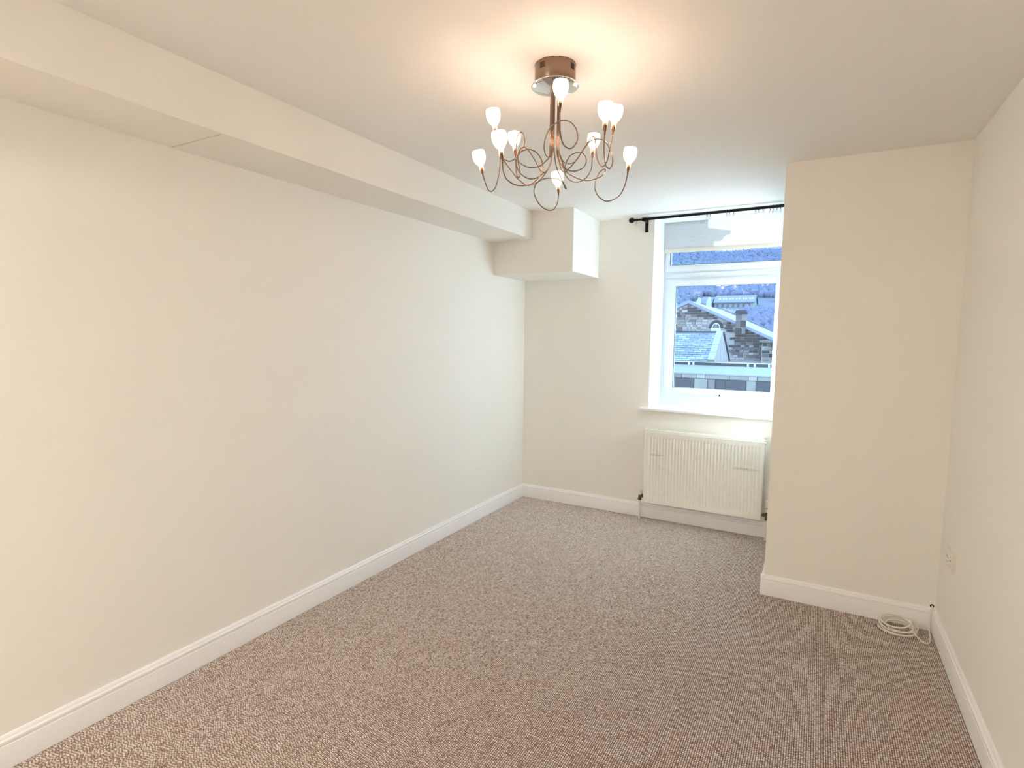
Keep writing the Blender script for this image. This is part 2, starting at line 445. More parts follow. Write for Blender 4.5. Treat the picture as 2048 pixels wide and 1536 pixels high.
ARMS = [
 ((0.01,0.01,1.00), [(1.515,-2.665,2.417),(1.515,-2.665,2.33),(1.515,-2.665,2.218),(1.515,-2.673,2.19),(1.509,-2.681,2.174),(1.501,-2.688,2.173),(1.496,-2.696,2.184),(1.497,-2.706,2.205),(1.509,-2.716,2.235),(1.527,-2.721,2.258),(1.55,-2.721,2.271),(1.575,-2.718,2.277),(1.602,-2.714,2.268),(1.624,-2.714,2.241),(1.635,-2.725,2.204),(1.632,-2.745,2.174),(1.621,-2.766,2.161),(1.611,-2.79,2.169),(1.611,-2.815,2.192),(1.618,-2.837,2.224),(1.625,-2.853,2.263)]),
 ((-0.13,-0.06,0.99), [(1.511,-2.668,2.417),(1.511,-2.668,2.33),(1.511,-2.668,2.201),(1.511,-2.674,2.156),(1.504,-2.684,2.128),(1.487,-2.698,2.109),(1.469,-2.711,2.095),(1.449,-2.726,2.092),(1.43,-2.742,2.102),(1.418,-2.753,2.118),(1.415,-2.761,2.139),(1.422,-2.767,2.161),(1.439,-2.769,2.177),(1.467,-2.768,2.18),(1.493,-2.769,2.169),(1.516,-2.774,2.145),(1.531,-2.785,2.115),(1.536,-2.799,2.087),(1.531,-2.821,2.058),(1.518,-2.844,2.037),(1.499,-2.869,2.028),(1.479,-2.892,2.029),(1.461,-2.913,2.044),(1.456,-2.926,2.067),(1.457,-2.937,2.105)]),
 ((-0.20,-0.09,0.98), [(1.496,-2.644,2.417),(1.496,-2.644,2.33),(1.496,-2.644,2.201),(1.491,-2.641,2.157),(1.473,-2.645,2.126),(1.453,-2.65,2.104),(1.425,-2.657,2.09),(1.403,-2.662,2.09),(1.367,-2.661,2.117),(1.325,-2.645,2.16),(1.301,-2.651,2.193),(1.297,-2.663,2.209),(1.293,-2.668,2.21),(1.295,-2.675,2.184),(1.294,-2.676,2.156),(1.288,-2.675,2.13),(1.28,-2.674,2.103),(1.27,-2.676,2.085),(1.259,-2.679,2.079),(1.247,-2.683,2.086),(1.236,-2.685,2.112),(1.224,-2.687,2.15)]),
 ((-0.12,-0.06,0.99), [(1.504,-2.671,2.417),(1.504,-2.671,2.33),(1.504,-2.671,2.201),(1.502,-2.673,2.175),(1.493,-2.679,2.161),(1.475,-2.69,2.143),(1.451,-2.705,2.136),(1.43,-2.717,2.14),(1.412,-2.729,2.152),(1.404,-2.734,2.169),(1.398,-2.735,2.197),(1.394,-2.725,2.229),(1.392,-2.711,2.259),(1.399,-2.702,2.27),(1.406,-2.696,2.265),(1.413,-2.698,2.242),(1.417,-2.712,2.216),(1.416,-2.737,2.185),(1.408,-2.756,2.161),(1.393,-2.771,2.149),(1.376,-2.783,2.155),(1.361,-2.794,2.176),(1.354,-2.8,2.203),(1.352,-2.804,2.24)]),
 ((-0.07,-0.03,1.00), [(1.502,-2.641,2.417),(1.502,-2.641,2.33),(1.502,-2.641,2.219),(1.493,-2.633,2.181),(1.478,-2.627,2.152),(1.461,-2.625,2.138),(1.442,-2.625,2.149),(1.416,-2.617,2.19),(1.379,-2.601,2.237),(1.353,-2.589,2.257),(1.331,-2.578,2.256),(1.311,-2.559,2.242),(1.307,-2.551,2.215),(1.319,-2.557,2.177),(1.32,-2.559,2.159),(1.315,-2.562,2.153),(1.308,-2.563,2.163),(1.3,-2.558,2.199),(1.292,-2.549,2.251)]),
 ((-0.07,-0.03,1.00), [(1.505,-2.639,2.417),(1.505,-2.639,2.33),(1.505,-2.639,2.227),(1.502,-2.621,2.183),(1.501,-2.608,2.161),(1.504,-2.593,2.142),(1.507,-2.565,2.118),(1.503,-2.525,2.099),(1.504,-2.518,2.101),(1.477,-2.489,2.132),(1.447,-2.476,2.152),(1.421,-2.487,2.156),(1.401,-2.504,2.151),(1.38,-2.512,2.141),(1.363,-2.51,2.127),(1.353,-2.498,2.104),(1.356,-2.476,2.077),(1.368,-2.451,2.055),(1.386,-2.427,2.045),(1.402,-2.409,2.052),(1.41,-2.393,2.079),(1.408,-2.38,2.125)]),
 ((0.09,0.04,0.99), [(1.519,-2.633,2.417),(1.519,-2.633,2.33),(1.519,-2.633,2.209),(1.525,-2.626,2.171),(1.533,-2.62,2.152),(1.542,-2.613,2.134),(1.566,-2.597,2.118),(1.594,-2.579,2.106),(1.621,-2.56,2.106),(1.646,-2.533,2.12),(1.655,-2.508,2.139),(1.654,-2.491,2.157),(1.642,-2.486,2.161),(1.629,-2.484,2.154),(1.623,-2.494,2.133),(1.623,-2.517,2.098),(1.628,-2.523,2.073),(1.642,-2.514,2.05),(1.663,-2.5,2.038),(1.688,-2.484,2.045),(1.709,-2.469,2.066),(1.722,-2.459,2.101),(1.729,-2.45,2.154)]),
 ((0.06,0.03,1.00), [(1.522,-2.631,2.417),(1.522,-2.631,2.33),(1.522,-2.631,2.209),(1.528,-2.619,2.176),(1.535,-2.603,2.15),(1.551,-2.583,2.143),(1.568,-2.56,2.148),(1.582,-2.535,2.164),(1.584,-2.514,2.191),(1.573,-2.502,2.219),(1.555,-2.498,2.233),(1.532,-2.498,2.235),(1.51,-2.5,2.226),(1.494,-2.502,2.201),(1.49,-2.502,2.173),(1.494,-2.498,2.153),(1.509,-2.487,2.136),(1.528,-2.472,2.131),(1.547,-2.457,2.139),(1.562,-2.442,2.158),(1.572,-2.429,2.187),(1.571,-2.418,2.24)]),
 ((0.01,0.00,1.00), [(1.532,-2.658,2.417),(1.532,-2.658,2.33),(1.532,-2.658,2.209),(1.543,-2.662,2.176),(1.552,-2.664,2.159),(1.566,-2.664,2.146),(1.589,-2.662,2.145),(1.606,-2.663,2.153),(1.635,-2.673,2.181),(1.661,-2.683,2.2),(1.683,-2.69,2.204),(1.704,-2.696,2.2),(1.732,-2.709,2.181),(1.753,-2.726,2.15),(1.766,-2.736,2.124),(1.77,-2.745,2.097),(1.764,-2.752,2.08),(1.754,-2.759,2.086),(1.751,-2.765,2.105),(1.751,-2.778,2.138),(1.756,-2.789,2.169),(1.759,-2.795,2.19)]),
 ((0.10,0.05,0.99), [(1.527,-2.66,2.417),(1.527,-2.66,2.33),(1.527,-2.66,2.2),(1.536,-2.659,2.161),(1.544,-2.658,2.131),(1.553,-2.655,2.12),(1.568,-2.65,2.127),(1.596,-2.642,2.159),(1.614,-2.631,2.191),(1.624,-2.601,2.23),(1.632,-2.587,2.251),(1.638,-2.584,2.253),(1.645,-2.585,2.242),(1.655,-2.604,2.21),(1.668,-2.626,2.172),(1.678,-2.632,2.143),(1.69,-2.631,2.128),(1.7,-2.628,2.131),(1.71,-2.626,2.151),(1.718,-2.627,2.189),(1.725,-2.627,2.223),(1.728,-2.628,2.245)]),
]

# ------------------------------------------------------------------ the room
RX, CY, CX, H = 3.011, -1.0335, 2.187, 2.5
REAR = -6.4
BW, BZ = 0.358, 2.2833
KX, KY, KZ = 0.71, -0.566, 2.02
OX0, OX1, OZ0, OZ1, OZ2 = 1.177, 2.187, 0.930, 2.498, 2.660          # window opening
FAC = 0.55                                               # outer face of the back wall

# carpet: ribs of wool loops run along the room; every loop is a bump of its own
PITCH, LOOP = 0.008, 0.0098
nrib = int(RX / PITCH) + 1
nlp = int(4.15 / LOOP)
rng = np.random.default_rng(5)
ux = (0.0, 0.28, 0.72)
X = (np.arange(nrib)[:, None] + np.array(ux)[None, :]).reshape(-1) * PITCH
X = np.append(X, nrib * PITCH)
ncol, nrow_ = len(X), 2 * nlp + 1
phase = np.repeat(rng.uniform(0, 1, nrib + 1), 3)[:ncol]
jit = np.repeat(rng.normal(0, .13, (nrow_, nrib + 1)), 3, axis=1)[:, :ncol]
Yc = -(np.arange(nrow_)[:, None] / 2 + phase[None, :] + jit) * LOOP
top_h = np.repeat(rng.uniform(-.0009, .0003, (nrow_, nrib + 1)), 3, axis=1)[:, :ncol]
Z = np.where((np.arange(ncol) % 3 == 0)[None, :], -0.0049, np.where((np.arange(nrow_) % 2 == 0)[:, None], -0.0037, top_h))
Yc[0, :] = 0.0
XX = np.broadcast_to(np.minimum(X, RX + .005)[None, :] + rng.normal(0, .0003, (nrow_, ncol)), (nrow_, ncol))
co = np.stack([XX, Yc, Z], axis=2).reshape(-1, 3).astype(np.float32)
a = (np.arange(nrow_ - 1)[:, None] * ncol + np.arange(ncol - 1)[None, :]).reshape(-1)
quads = np.stack([a, a + ncol, a + ncol + 1, a + 1], axis=1)
tone = np.repeat(np.repeat(rng.uniform(0, 1, (nlp, nrib)), 2, axis=0), 3, axis=1).reshape(-1)
# plain ribs in the part of the room behind the camera
yb0, nb = -(nlp + 1.3) * LOOP + .01, len(co)
bx_ = np.array([(i * PITCH + d, y, z) for i in range(nrib) for d, z in ((0, -.0056), (.0022, -.001), (.0058, -.001)) for y in (REAR, yb0 + .012)], dtype=np.float32)
q = np.arange(3 * nrib - 1) * 2 + nb
quads = np.concatenate([quads, np.stack([q, q + 2, q + 3, q + 1], axis=1)])
tone = np.concatenate([tone, np.full(len(q), .5)]).astype(np.float32)
co = np.concatenate([co, bx_])
me = bpy.data.meshes.new('floor')
me.vertices.add(len(co)); me.vertices.foreach_set('co', co.reshape(-1))
me.loops.add(quads.size); me.loops.foreach_set('vertex_index', quads.reshape(-1).astype(np.int32))
me.polygons.add(len(quads)); me.polygons.foreach_set('loop_start', (np.arange(len(quads)) * 4).astype(np.int32))
me.update(calc_edges=True)
att = me.attributes.new('tone', 'FLOAT', 'FACE'); att.data.foreach_set('value', tone)
me.shade_smooth()
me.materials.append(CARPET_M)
floor = bpy.data.objects.new('floor', me); COL.objects.link(floor); ORIGIN[floor.name] = Vector((0, 0, 0))
tag(floor, 'brown and beige ribbed loop-pile carpet over the whole floor', 'floor', None, 'structure')
bm = B(); box(bm, -0.15, RX + 0.15, REAR - 0.15, 0.0, -0.2, -0.0058)
obj('subfloor', bm, MORTAR, floor)

bm = B(); box(bm, -0.15, RX + 0.15, REAR - 0.15, 0.0, H, H + 0.15)
struct('ceiling', bm, CEIL, 'flat white painted ceiling with the chandelier hanging from it', 'ceiling')
bm = B(); box(bm, -0.15, 0.0, REAR - 0.15, 0.0, -0.004, H)
struct('wall_left', bm, PAINT, 'long plain cream wall on the left side', 'wall')
bm = B(); box(bm, RX, RX + 0.15, REAR - 0.15, 0.0, -0.004, H)
struct('wall_right', bm, PAINT, 'cream wall at the right edge carrying the socket plate', 'wall')
bm = B(); box(bm, 0.0, RX, REAR - 0.15, REAR, -0.004, H)
struct('wall_rear', bm, PAINT, 'cream end wall facing the window wall', 'wall')
bm = B(); box(bm, CX, RX, CY, 0.0, -0.004, H)
struct('wall_chimney', bm, PAINT, 'plain cream projecting wall right of the window with coiled cable at its foot', 'wall')

# window wall, thick, with the opening left free
bm = B()
box(bm, -0.4, OX0, 0.0, FAC, -0.3, 3.0)
box(bm, OX1, RX + 0.4, 0.0, FAC, -0.3, 3.0)
box(bm, OX0, OX1, 0.0, FAC, -0.3, OZ0 - 0.02)
box(bm, OX0, OX1, 0.0, 0.30, OZ1, 3.0)
box(bm, OX0, OX1, 0.30, 0.42, OZ2, 3.0)
box(bm, OX0, OX1, 0.42, FAC, 2.80, 3.0)
wall_back = struct('wall_back', bm, PAINT, 'cream window wall at the far end, radiator below the opening', 'wall')
bm = B()
box(bm, OX0 - 0.001, OX0 + 0.004, 0.0005, 0.40, OZ0, OZ1)
box(bm, OX0, OX1, 0.0005, 0.3005, OZ1 - 0.004, OZ1 + 0.001)
box(bm, OX1 - 0.004, OX1 + 0.001, 0.0005, 0.40, OZ0, OZ1)
obj('reveal_lining', bm, REVEAL, wall_back)
# moulded stone band on the outer face beside the window; it throws the stepped shadow on the blind
bm = B()
pr = [(0.545, 3.0), (0.683, 3.0), (0.683, 2.530), (0.861, 2.546), (0.861, 2.515), (0.835, 2.500), (0.812, 2.484), (0.804, 2.468),
      (0.802, 2.448), (0.736, 2.430), (0.734, 2.33), (0.545, 2.33)]
prism(bm, [(0.75, y, z) for y, z in pr], (OX0 - 0.75, 0, 0))
obj('cornice_stone', bm, ST_PALE, wall_back)

# boxed beam along the left wall
beam = thing('ceiling_beam', 'long cream boxed-in beam running along the top of the left wall', 'beam', (0, -2.9, 2.4), kind='structure')
bm = B(); box(bm, BW - 0.02, BW, REAR, KY, BZ, H, 0.0015)
obj('side_board', bm, BEAM, beam)
bm = B(); box(bm, 0.0, BW - 0.02, REAR, -3.1765, BZ + 0.003, BZ + 0.02)
obj('soffit_board', bm, BEAM, beam)
bm = B(); box(bm, 0.0, BW - 0.02, -3.1705, KY, BZ + 0.0015, BZ + 0.02)
obj('soffit_board', bm, BEAM, beam)
bm = B(); box(bm, 0.0, KX, KY, 0.0, KZ, H, 0.0015)
struct('ceiling_bulkhead', bm, BEAM, 'cream square bulkhead box in the far left top corner below the beam end', 'bulkhead')

# skirting boards
SKP = [(0, 0), (.018, 0), (.018, .084), (.0172, .087), (.0135, .0885), (.0135, .0905), (.0165, .0925), (.0175, .096), (.0168, .103),
       (.013, .1075), (.0105, .1085), (.0105, .1105), (.0085, .117), (.0055, .1205), (0, .121)]
def skirt(name, a, b, nrm, label):
    a, b, nrm = Vector(a), Vector(b), Vector(nrm)
    bm = B()
    prism(bm, [a + nrm * t + Vector((0, 0, z)) for t, z in SKP], b - a)
    return struct(name, bm, GLOSS, label, 'skirting board', 25)
skirt('baseboard_left', (0, REAR, 0), (0, 0, 0), (1, 0, 0), 'white moulded skirting board along the long left wall')
skirt('baseboard_back', (0, 0, 0), (CX, 0, 0), (0, -1, 0), 'white moulded skirting board under the radiator')
skirt('baseboard_right', (RX, REAR, 0), (RX, CY, 0), (-1, 0, 0), 'white moulded skirting board along the right wall')
skirt('baseboard_chimney', (CX - .0182, CY, 0), (RX, CY, 0), (0, -1, 0), 'white moulded skirting board across the projecting wall by the cable')
skirt('baseboard_alcove', (CX, CY - .0172, 0), (CX, 0, 0), (-1, 0, 0), 'white skirting return running back beside the radiator recess')

# window board
bm = B(); box(bm, OX0 - 0.064, OX1, -0.038, 0.36, OZ0 - 0.018, OZ0 + 0.002, 0.004)
struct('trim_1', bm, GLOSS, 'white window board with a rounded nosing below the window', 'window sill', 30)

# ------------------------------------------------------------------ window
FY0, FY1 = 0.345, 0.415
win = thing('window_1', 'white plastic window with a low top light over a large bottom sash', 'window', (1.682, 0.38, 0.94), kind='structure')
def frame_ring(bm, x0, x1, z0, z1, wl, wr, wb, wt, y0, y1, bev=0.004):
    box(bm, x0, x0 + wl, y0, y1, z0, z1, bev); box(bm, x1 - wr, x1, y0, y1, z0, z1, bev)
    box(bm, x0 + wl - .002, x1 - wr + .002, y0, y1, z0, z0 + wb, bev); box(bm, x0 + wl - .002, x1 - wr + .002, y0, y1, z1 - wt, z1, bev)
bm = B()
frame_ring(bm, OX0 + .004, OX1 - .004, OZ0 + .002, OZ2, .040, .040, .096, .045, FY0 + .015, FY1)
obj('window_frame', bm, UPVC, win, 30)
bm = B(); box(bm, OX0 + .02, OX1 - .02, FY0 + .013, FY1, 2.022, 2.088, 0.004)
box(bm, OX0 + .03, OX1 - .03, FY0 + .005, FY0 + .03, 2.062, 2.072, 0.003)
obj('transom', bm, UPVC, win, 30)
# bottom sash
bm = B()
frame_ring(bm, 1.214, 2.150, 1.027, 2.024, .076, .076, .055, .063, FY0, FY1 - .01, .005)
sash = obj('sash', bm, UPVC, win, 30)
bm = B()
frame_ring(bm, 1.238, 2.126, 1.040, 2.010, .052, .052, .042, .050, FY0 - .006, FY0 + .02, .004)
obj('glazing_bead', bm, UPVC, sash, 30)
bm = B(); frame_ring(bm, 1.2875, 2.0765, 1.0795, 1.9635, .004, .004, .004, .004, FY0 + .006, FY0 + .034, 0)
obj('glazing_gasket', bm, GREYRUB, sash)
bm = B(); box(bm, 1.284, 2.080, FY0 + .018, FY0 + .040, 1.076, 1.967)
obj('window_pane', bm, PANE, sash)
bm = B(); box(bm, 1.655, 1.685, FY0 - .014, FY0, 1.030, 1.048, 0.003)
tube(bm, [(1.672, FY0 - .012, 1.039), (1.672, FY0 - .034, 1.039), (1.70, FY0 - .040, 1.037), (1.735, FY0 - .040, 1.034)], .006, 8)
obj('window_handle', bm, UPVC, sash, 40)
bm = B(); lathe(bm, [(0, .004), (.0075, .003), (.008, 0)], (1.694, FY0 - .046, 1.038), (0, -1, 0), 12)
obj('lock_button', bm, BLACK, sash, 40)
# top light
bm = B()
frame_ring(bm, 1.198, 2.166, 2.086, 2.630, .038, .038, .056, .04, FY0 + .004, FY1 - .01, .004)
top = obj('top_light', bm, UPVC, win, 30)
bm = B(); frame_ring(bm, 1.2335, 2.1305, 2.1385, 2.592, .003, .003, .003, .003, FY0 + .001, FY0 + .03, 0)
obj('glazing_gasket', bm, GREYRUB, top)
bm = B(); box(bm, 1.232, 2.132, FY0 + .018, FY0 + .040, 2.137, 2.593)
obj('window_pane', bm, PANE, top)

# ------------------------------------------------------------------ roller blind
BY = 0.318
bl = thing('roller_blind', 'cream roller blind drawn down over the top of the window, half sunlit', 'blind', (1.682, BY, 2.49))
bm = B(); box(bm, OX0 + .010, OX1 - .010, BY - .0006, BY + .0006, 2.262, 2.575)
obj('blind_fabric', bm, BLIND, bl)
bm = B(); box(bm, OX0 + .010, OX1 - .010, BY - .006, BY + .006, 2.242, 2.276, .004)
obj('bottom_bar', bm, mat('cream_blind_hem', lin(218, 208, 192), .7, bump=.1, bscale=500), bl, 30)
bm = B(); tube(bm, [(OX0 + .010, BY + .014, 2.575), (OX1 - .010, BY + .014, 2.575)], .0155, 16)
obj('roller_tube', bm, UPVC, bl, 40)

# ------------------------------------------------------------------ curtain pole, bracket, rings
PY, PZ = -0.085, 2.466
pole = thing('curtain_pole', 'black metal curtain pole with a ball finial across the top of the window', 'curtain pole', (1.6, PY, PZ))
bm = B(); tube(bm, [(1.040, PY, PZ - .004), (2.183, PY, PZ + .003)], .0075, 14)
obj('pole', bm, BLACK, pole, 40)
bm = B(); tube(bm, [(1.115, PY, PZ - .0035), (2.183, PY, PZ + .003)], .0108, 14)
obj('outer_tube', bm, BLACK, pole, 40)
bm = B(); lathe(bm, [(0, -.040), (.008, -.039), (.016, -.033), (.0205, -.022), (.0215, -.016), (.0195, -.006), (.014, .001), (.009, .004), (.009, .012), (0, .012)], (1.032, PY, PZ - .004), (1, 0, 0), 20)
obj('finial', bm, BLACK, pole, 40)
bm = B()
box(bm, 1.106, 1.132, -.012, 0.0, 2.372, 2.486, .003)
tube(bm, [(1.119, -.006, 2.452), (1.119, PY, 2.452)], .008, 10)
lathe(bm, [(.0112, -.02), (.0135, -.018), (.0135, .018), (.0112, .02)], (1.119, PY, PZ - .0035), (1, 0, 0), 16)
obj('wall_bracket', bm, BLACK, pole, 40)
RINGS = [(1.056, 'black curtain ring on the pole end, alone beside the ball finial'),
         (1.602, 'left ring of the close pair over the blind, left of the middle cluster'),
         (1.623, 'right ring of the close pair over the blind, next to the middle cluster'),
         (1.744, 'leftmost ring of the tight middle cluster of black curtain rings'),
         (1.762, 'central ring of the tight middle cluster of black curtain rings'),
         (1.791, 'rightmost ring of the middle cluster, hanging askew'),
         (1.942, 'first black ring of the right-hand row, after the long empty gap'),
         (1.961, 'second black ring of the right-hand row along the pole'),
         (1.994, 'third black ring of the right-hand row along the pole'),
         (2.038, 'fourth black ring of the right-hand row along the pole'),
         (2.057, 'fifth black ring of the right-hand row, half turned'),
         (2.082, 'sixth black ring of the right-hand row, second from the projecting wall'),
         (2.106, 'last black curtain ring, nearest the projecting wall')]
proto = None
for i, (x, lab) in enumerate(RINGS):
    tilt = rnd.uniform(-.35, .35)
    if proto is None:
        r = thing('curtain_ring', lab, 'curtain ring', (x, PY, PZ - .003), 'black rings on the curtain pole')
        bm = B(); tube(bm, [(x, PY + .0155 * math.cos(a * PI / 10), PZ - .007 + .0155 * math.sin(a * PI / 10)) for a in range(20)], .0018, 6, True)
        obj('ring', bm, BLACK, r, 60)
        bm = B(); tube(bm, [(x + .0062 * math.sin(a * PI / 7), PY, PZ - .033 + .0062 * math.cos(a * PI / 7) - .0035) for a in range(14)], .0011, 6, True)
        obj('eyelet', bm, GREYRUB, r, 60)
        bm = B(); tube(bm, [(x, PY, PZ - .022), (x, PY, PZ - .031)], .0016, 6)
        obj('shank', bm, BLACK, r, 60)
        proto = r
    else:
        r = proto.copy(); COL.objects.link(r); r.location = (x, PY, PZ - .003 + .0055 * (x - 1.056)); r['label'] = lab
        for ch in list(proto.children):
            c = ch.copy(); COL.objects.link(c); c.parent = r
    r.rotation_euler = (0, 0, tilt)

# ------------------------------------------------------------------ radiator
RX0, RX1, RZ0, RZ1 = 1.188, 2.082, 0.156, 0.748
RYF, RYB = -0.102, -0.030
rad = thing('radiator', 'white ribbed panel radiator on the wall under the window', 'radiator', (RX0, -0.066, RZ0))
verts, faces = [], []
zs = [RZ0 + .006, .186, .199, .212, .690, .703, .716, RZ1 - .004]
dep = [0, 0, .35, 1, 1, .35, 0, 0]
xs = [(RX0 + .002, 0), (1.2235, 0)]
pitch, nr = 0.0246, 34
for i in range(nr):
    x = 1.2255 + i * pitch
    xs += [(x, 0), (x + .0035, 1), (x + .0165, 1), (x + .020, 0)]
xs += [(RX1 - .02, 0), (RX1 - .002, 0)]
for z, d in zip(zs, dep):
    for x, c in xs:
        verts.append((x, RYF + .0075 * d * c, z))
nx = len(xs)
for j in range(len(zs) - 1):
    for i in range(nx - 1):
        faces.append((j * nx + i, j * nx + i + 1, (j + 1) * nx + i + 1, (j + 1) * nx + i))
obj('front_panel', (verts, faces), ENAMEL, rad, 40)
bm = B()
box(bm, RX0, RX1, RYF - .0015, RYF + .010, RZ0, RZ0 + .007, .003)
box(bm, RX0, RX1, RYF - .0015, RYF + .010, RZ1 - .006, RZ1, .003)
box(bm, RX0, RX0 + .003, RYF - .001, RYF + .012, RZ0, RZ1, .001); box(bm, RX1 - .003, RX1, RYF - .001, RYF + .012, RZ0, RZ1, .001)
obj('panel_edge', bm, ENAMEL, rad, 30)
bm = B(); box(bm, RX0 + .004, RX1 - .004, RYB - .012, RYB, RZ0 + .004, RZ1 - .002, .003)
obj('back_panel', bm, ENAMEL, rad, 30)
for x0 in (RX0 - .0035, RX1 - .0005):
    bm = B(); box(bm, x0, x0 + .004, RYF + .010, RYB, RZ0 + .012, RZ1 + .012, .0015)
    obj('side_cover', bm, ENAMEL, rad, 30)
bm = B()
box(bm, RX0 - .004, RX1 + .004, RYF + .004, RYF + .012, RZ1 + .001, RZ1 + .016, .002)
box(bm, RX0 - .004, RX1 + .004, RYB - .006, RYB + .001, RZ1 + .001, RZ1 + .016, .002)
ng = 62
for i in range(ng + 1):
    x = RX0 + (RX1 - RX0 - .006) * i / ng
    box(bm, x, x + .006, RYF + .008, RYB - .003, RZ1 + .008, RZ1 + .014)
obj('top_grille', bm, ENAMEL, rad, 30)
bm = B(); box(bm, RX0 + .01, RX1 - .01, RYF + .014, RYB - .012, RZ1 - .03, RZ1 - .02)
obj('convector_fin', bm, GREYRUB, rad)
bm = B(); lathe(bm, [(0, 0), (.007, 0), (.007, .012), (.004, .014), (0, .014)], (RX1 + .003, -.06, RZ1 - .012), (1, 0, 0), 12)
obj('bleed_plug', bm, PLUG, rad, 40)
# lockshield valve and feed pipe on the left
VX, VY = 1.150, -.066
bm = B(); lathe(bm, [(0, .148), (.013, .148), (.015, .153), (.0145, .166), (.011, .170), (.011, .196), (0, .196)], (VX, VY, .012), (0, 0, 1), 16)
tube(bm, [(VX, VY, .196), (RX0 + .004, VY, .196)], .0085, 10)
lathe(bm, [(.014, -.006), (.0155, -.004), (.0155, .008), (.014, .010)], (1.170, VY, .196), (1, 0, 0), 6)
v1 = obj('lockshield_valve', bm, BRASS, rad, 40)
v1['label'] = 'dark brass valve body with an off-white cap'
bm = B(); lathe(bm, [(0, .240), (.0105, .240), (.012, .236), (.0125, .206), (.0115, .204), (0, .204)], (VX, VY, 0), (0, 0, 1), 16)
obj('valve_cap', bm, PLUG, v1, 40)
bm = B(); tube(bm, [(VX + .001, VY, -.002), (VX, VY, .165)], .0076, 12)
obj('feed_pipe', bm, PLUG, rad, 40)
# thermostatic valve on the right
VX = 2.124
bm = B(); lathe(bm, [(0, .140), (.012, .140), (.014, .146), (.0135, .160), (.011, .165), (.011, .205), (0, .205)], (VX, VY, .012), (0, 0, 1), 16)
tube(bm, [(VX, VY, .190), (RX1 - .004, VY, .190)], .0085, 10)
lathe(bm, [(.013, -.006), (.0145, -.004), (.0145, .010), (.013, .012)], (2.098, VY, .190), (1, 0, 0), 6)
v2 = obj('thermostatic_valve', bm, BRASS, rad, 40)
bm = B(); lathe(bm, [(0, .216), (.0125, .216), (.0145, .22), (.016, .242), (.0125, .244), (.0125, .248), (.017, .250), (.0175, .262), (.0155, .288), (.017, .296), (.0165, .306), (.012, .313), (0, .314)], (VX, VY, 0), (0, 0, 1), 20)
obj('valve_head', bm, PLUG, v2, 40)
bm = B(); lathe(bm, [(.0128, .2435), (.0131, .2445), (.0131, .2478), (.0128, .2486)], (VX, VY, 0), (0, 0, 1), 20)
obj('dial_ring', bm, BLACK, v2, 40)
bm = B(); tube(bm, [(VX - .004, VY, -.002), (VX, VY, .157)], .0076, 12)
obj('feed_pipe', bm, PLUG, rad, 40)

# ------------------------------------------------------------------ socket plate on the right wall
so = thing('wall_socket', 'white double socket plate low on the right wall near the corner', 'socket', (RX, -1.30, .48))
bm = B(); box(bm, RX - .013, RX, -1.376, -1.222, .437, .524, .004)
obj('face_plate', bm, PLUG, so, 30)
for y in (-1.337, -1.263):
    bm = B(); box(bm, RX - .0165, RX - .010, y - .009, y + .009, .497, .513, .002)
    obj('rocker_switch', bm, PLUG, so, 30)
for y in (-1.2995 - .022, -1.2995 + .022):
    bm = B(); lathe(bm, [(0, .001), (.0028, .001), (.0034, 0)], (RX - .0128, y, .481), (-1, 0, 0), 10)
    obj('screw', bm, BRASS, so, 40)
for y in (-1.337, -1.263):
    bm = B()
    box(bm, RX - .0135, RX - .009, y - .003, y + .003, .482, .491)
    box(bm, RX - .0135, RX - .009, y - .0135, y - .0075, .459, .463); box(bm, RX - .0135, RX - .009, y + .0075, y + .0135, .459, .463)
    obj('pin_slot', bm, GREYRUB, so)

# ------------------------------------------------------------------ coiled cable in the corner
pts = []
cxx, cyy = 2.845, -1.135
turns = 5
for k in range(turns * 16):
    a = k / 16 * 2 * PI
    t = k / 16
    lay = t / turns
    rx = .079 + .008 * math.sin(t * 2.3) - .01 * lay
    ry = .072 + .007 * math.cos(t * 1.7)
    ox = -.012 * math.sin(t * 1.9) + .012 * (0.5 - lay)
    oy = .026 * (lay - .5) + .012 * math.sin(t * 2.9)
    z = .005 + .036 * lay + .014 * (0.5 + .5 * math.sin(a + 1.0)) * (0.3 + lay)
    pts.append((cxx + ox + rx * math.cos(a + .6), cyy + oy + ry * math.sin(a + .6), z))
pts += [(2.905, -1.175, .030), (2.922, -1.203, .016), (2.941, -1.222, .008), (2.960, -1.215, .005), (2.973, -1.180, .005), (2.979, -1.140, .009),
        (2.981, -1.100, .020), (2.982, -1.073, .045), (2.983, -1.064, .075), (2.985, -1.061, .105), (2.989, -1.056, .122), (2.993, -1.045, .129), (2.994, -1.028, .130)]
bm = B(); tube(bm, catmull(pts, 3), .0035, 8)
cable = obj('coaxial_cable', bm, CABLE, None, 60)
tag(cable, 'loosely coiled white cable on the carpet in the right corner', 'cable')
bm = B(); lathe(bm, [(.0036, 0), (.0036, .0012), (.0085, .0012), (.0095, 0)], (2.994, CY, .130), (0, -1, 0), 14)
g = obj('entry_hole', bm, BLACK, cable, 40)

# bits of lint on the carpet
for i, (x, y, lab) in enumerate([(1.222, -1.365, 'tiny dark speck of lint in the middle of the carpet'), (1.408, -.236, 'left one of two tiny dark specks on carpet before the radiator'), (1.460, -.222, 'right one of two tiny dark specks on carpet before the radiator')]):
    bm = B(); bmesh.ops.create_icosphere(bm, subdivisions=1, radius=.006)
    for v in bm.verts: v.co = Vector((x + v.co.x * 1.3, y + v.co.y * .6, .0022 + v.co.z * .35))
    tag(obj('lint_speck', bm, ST_DARK), lab, 'lint', 'specks of lint on the carpet')

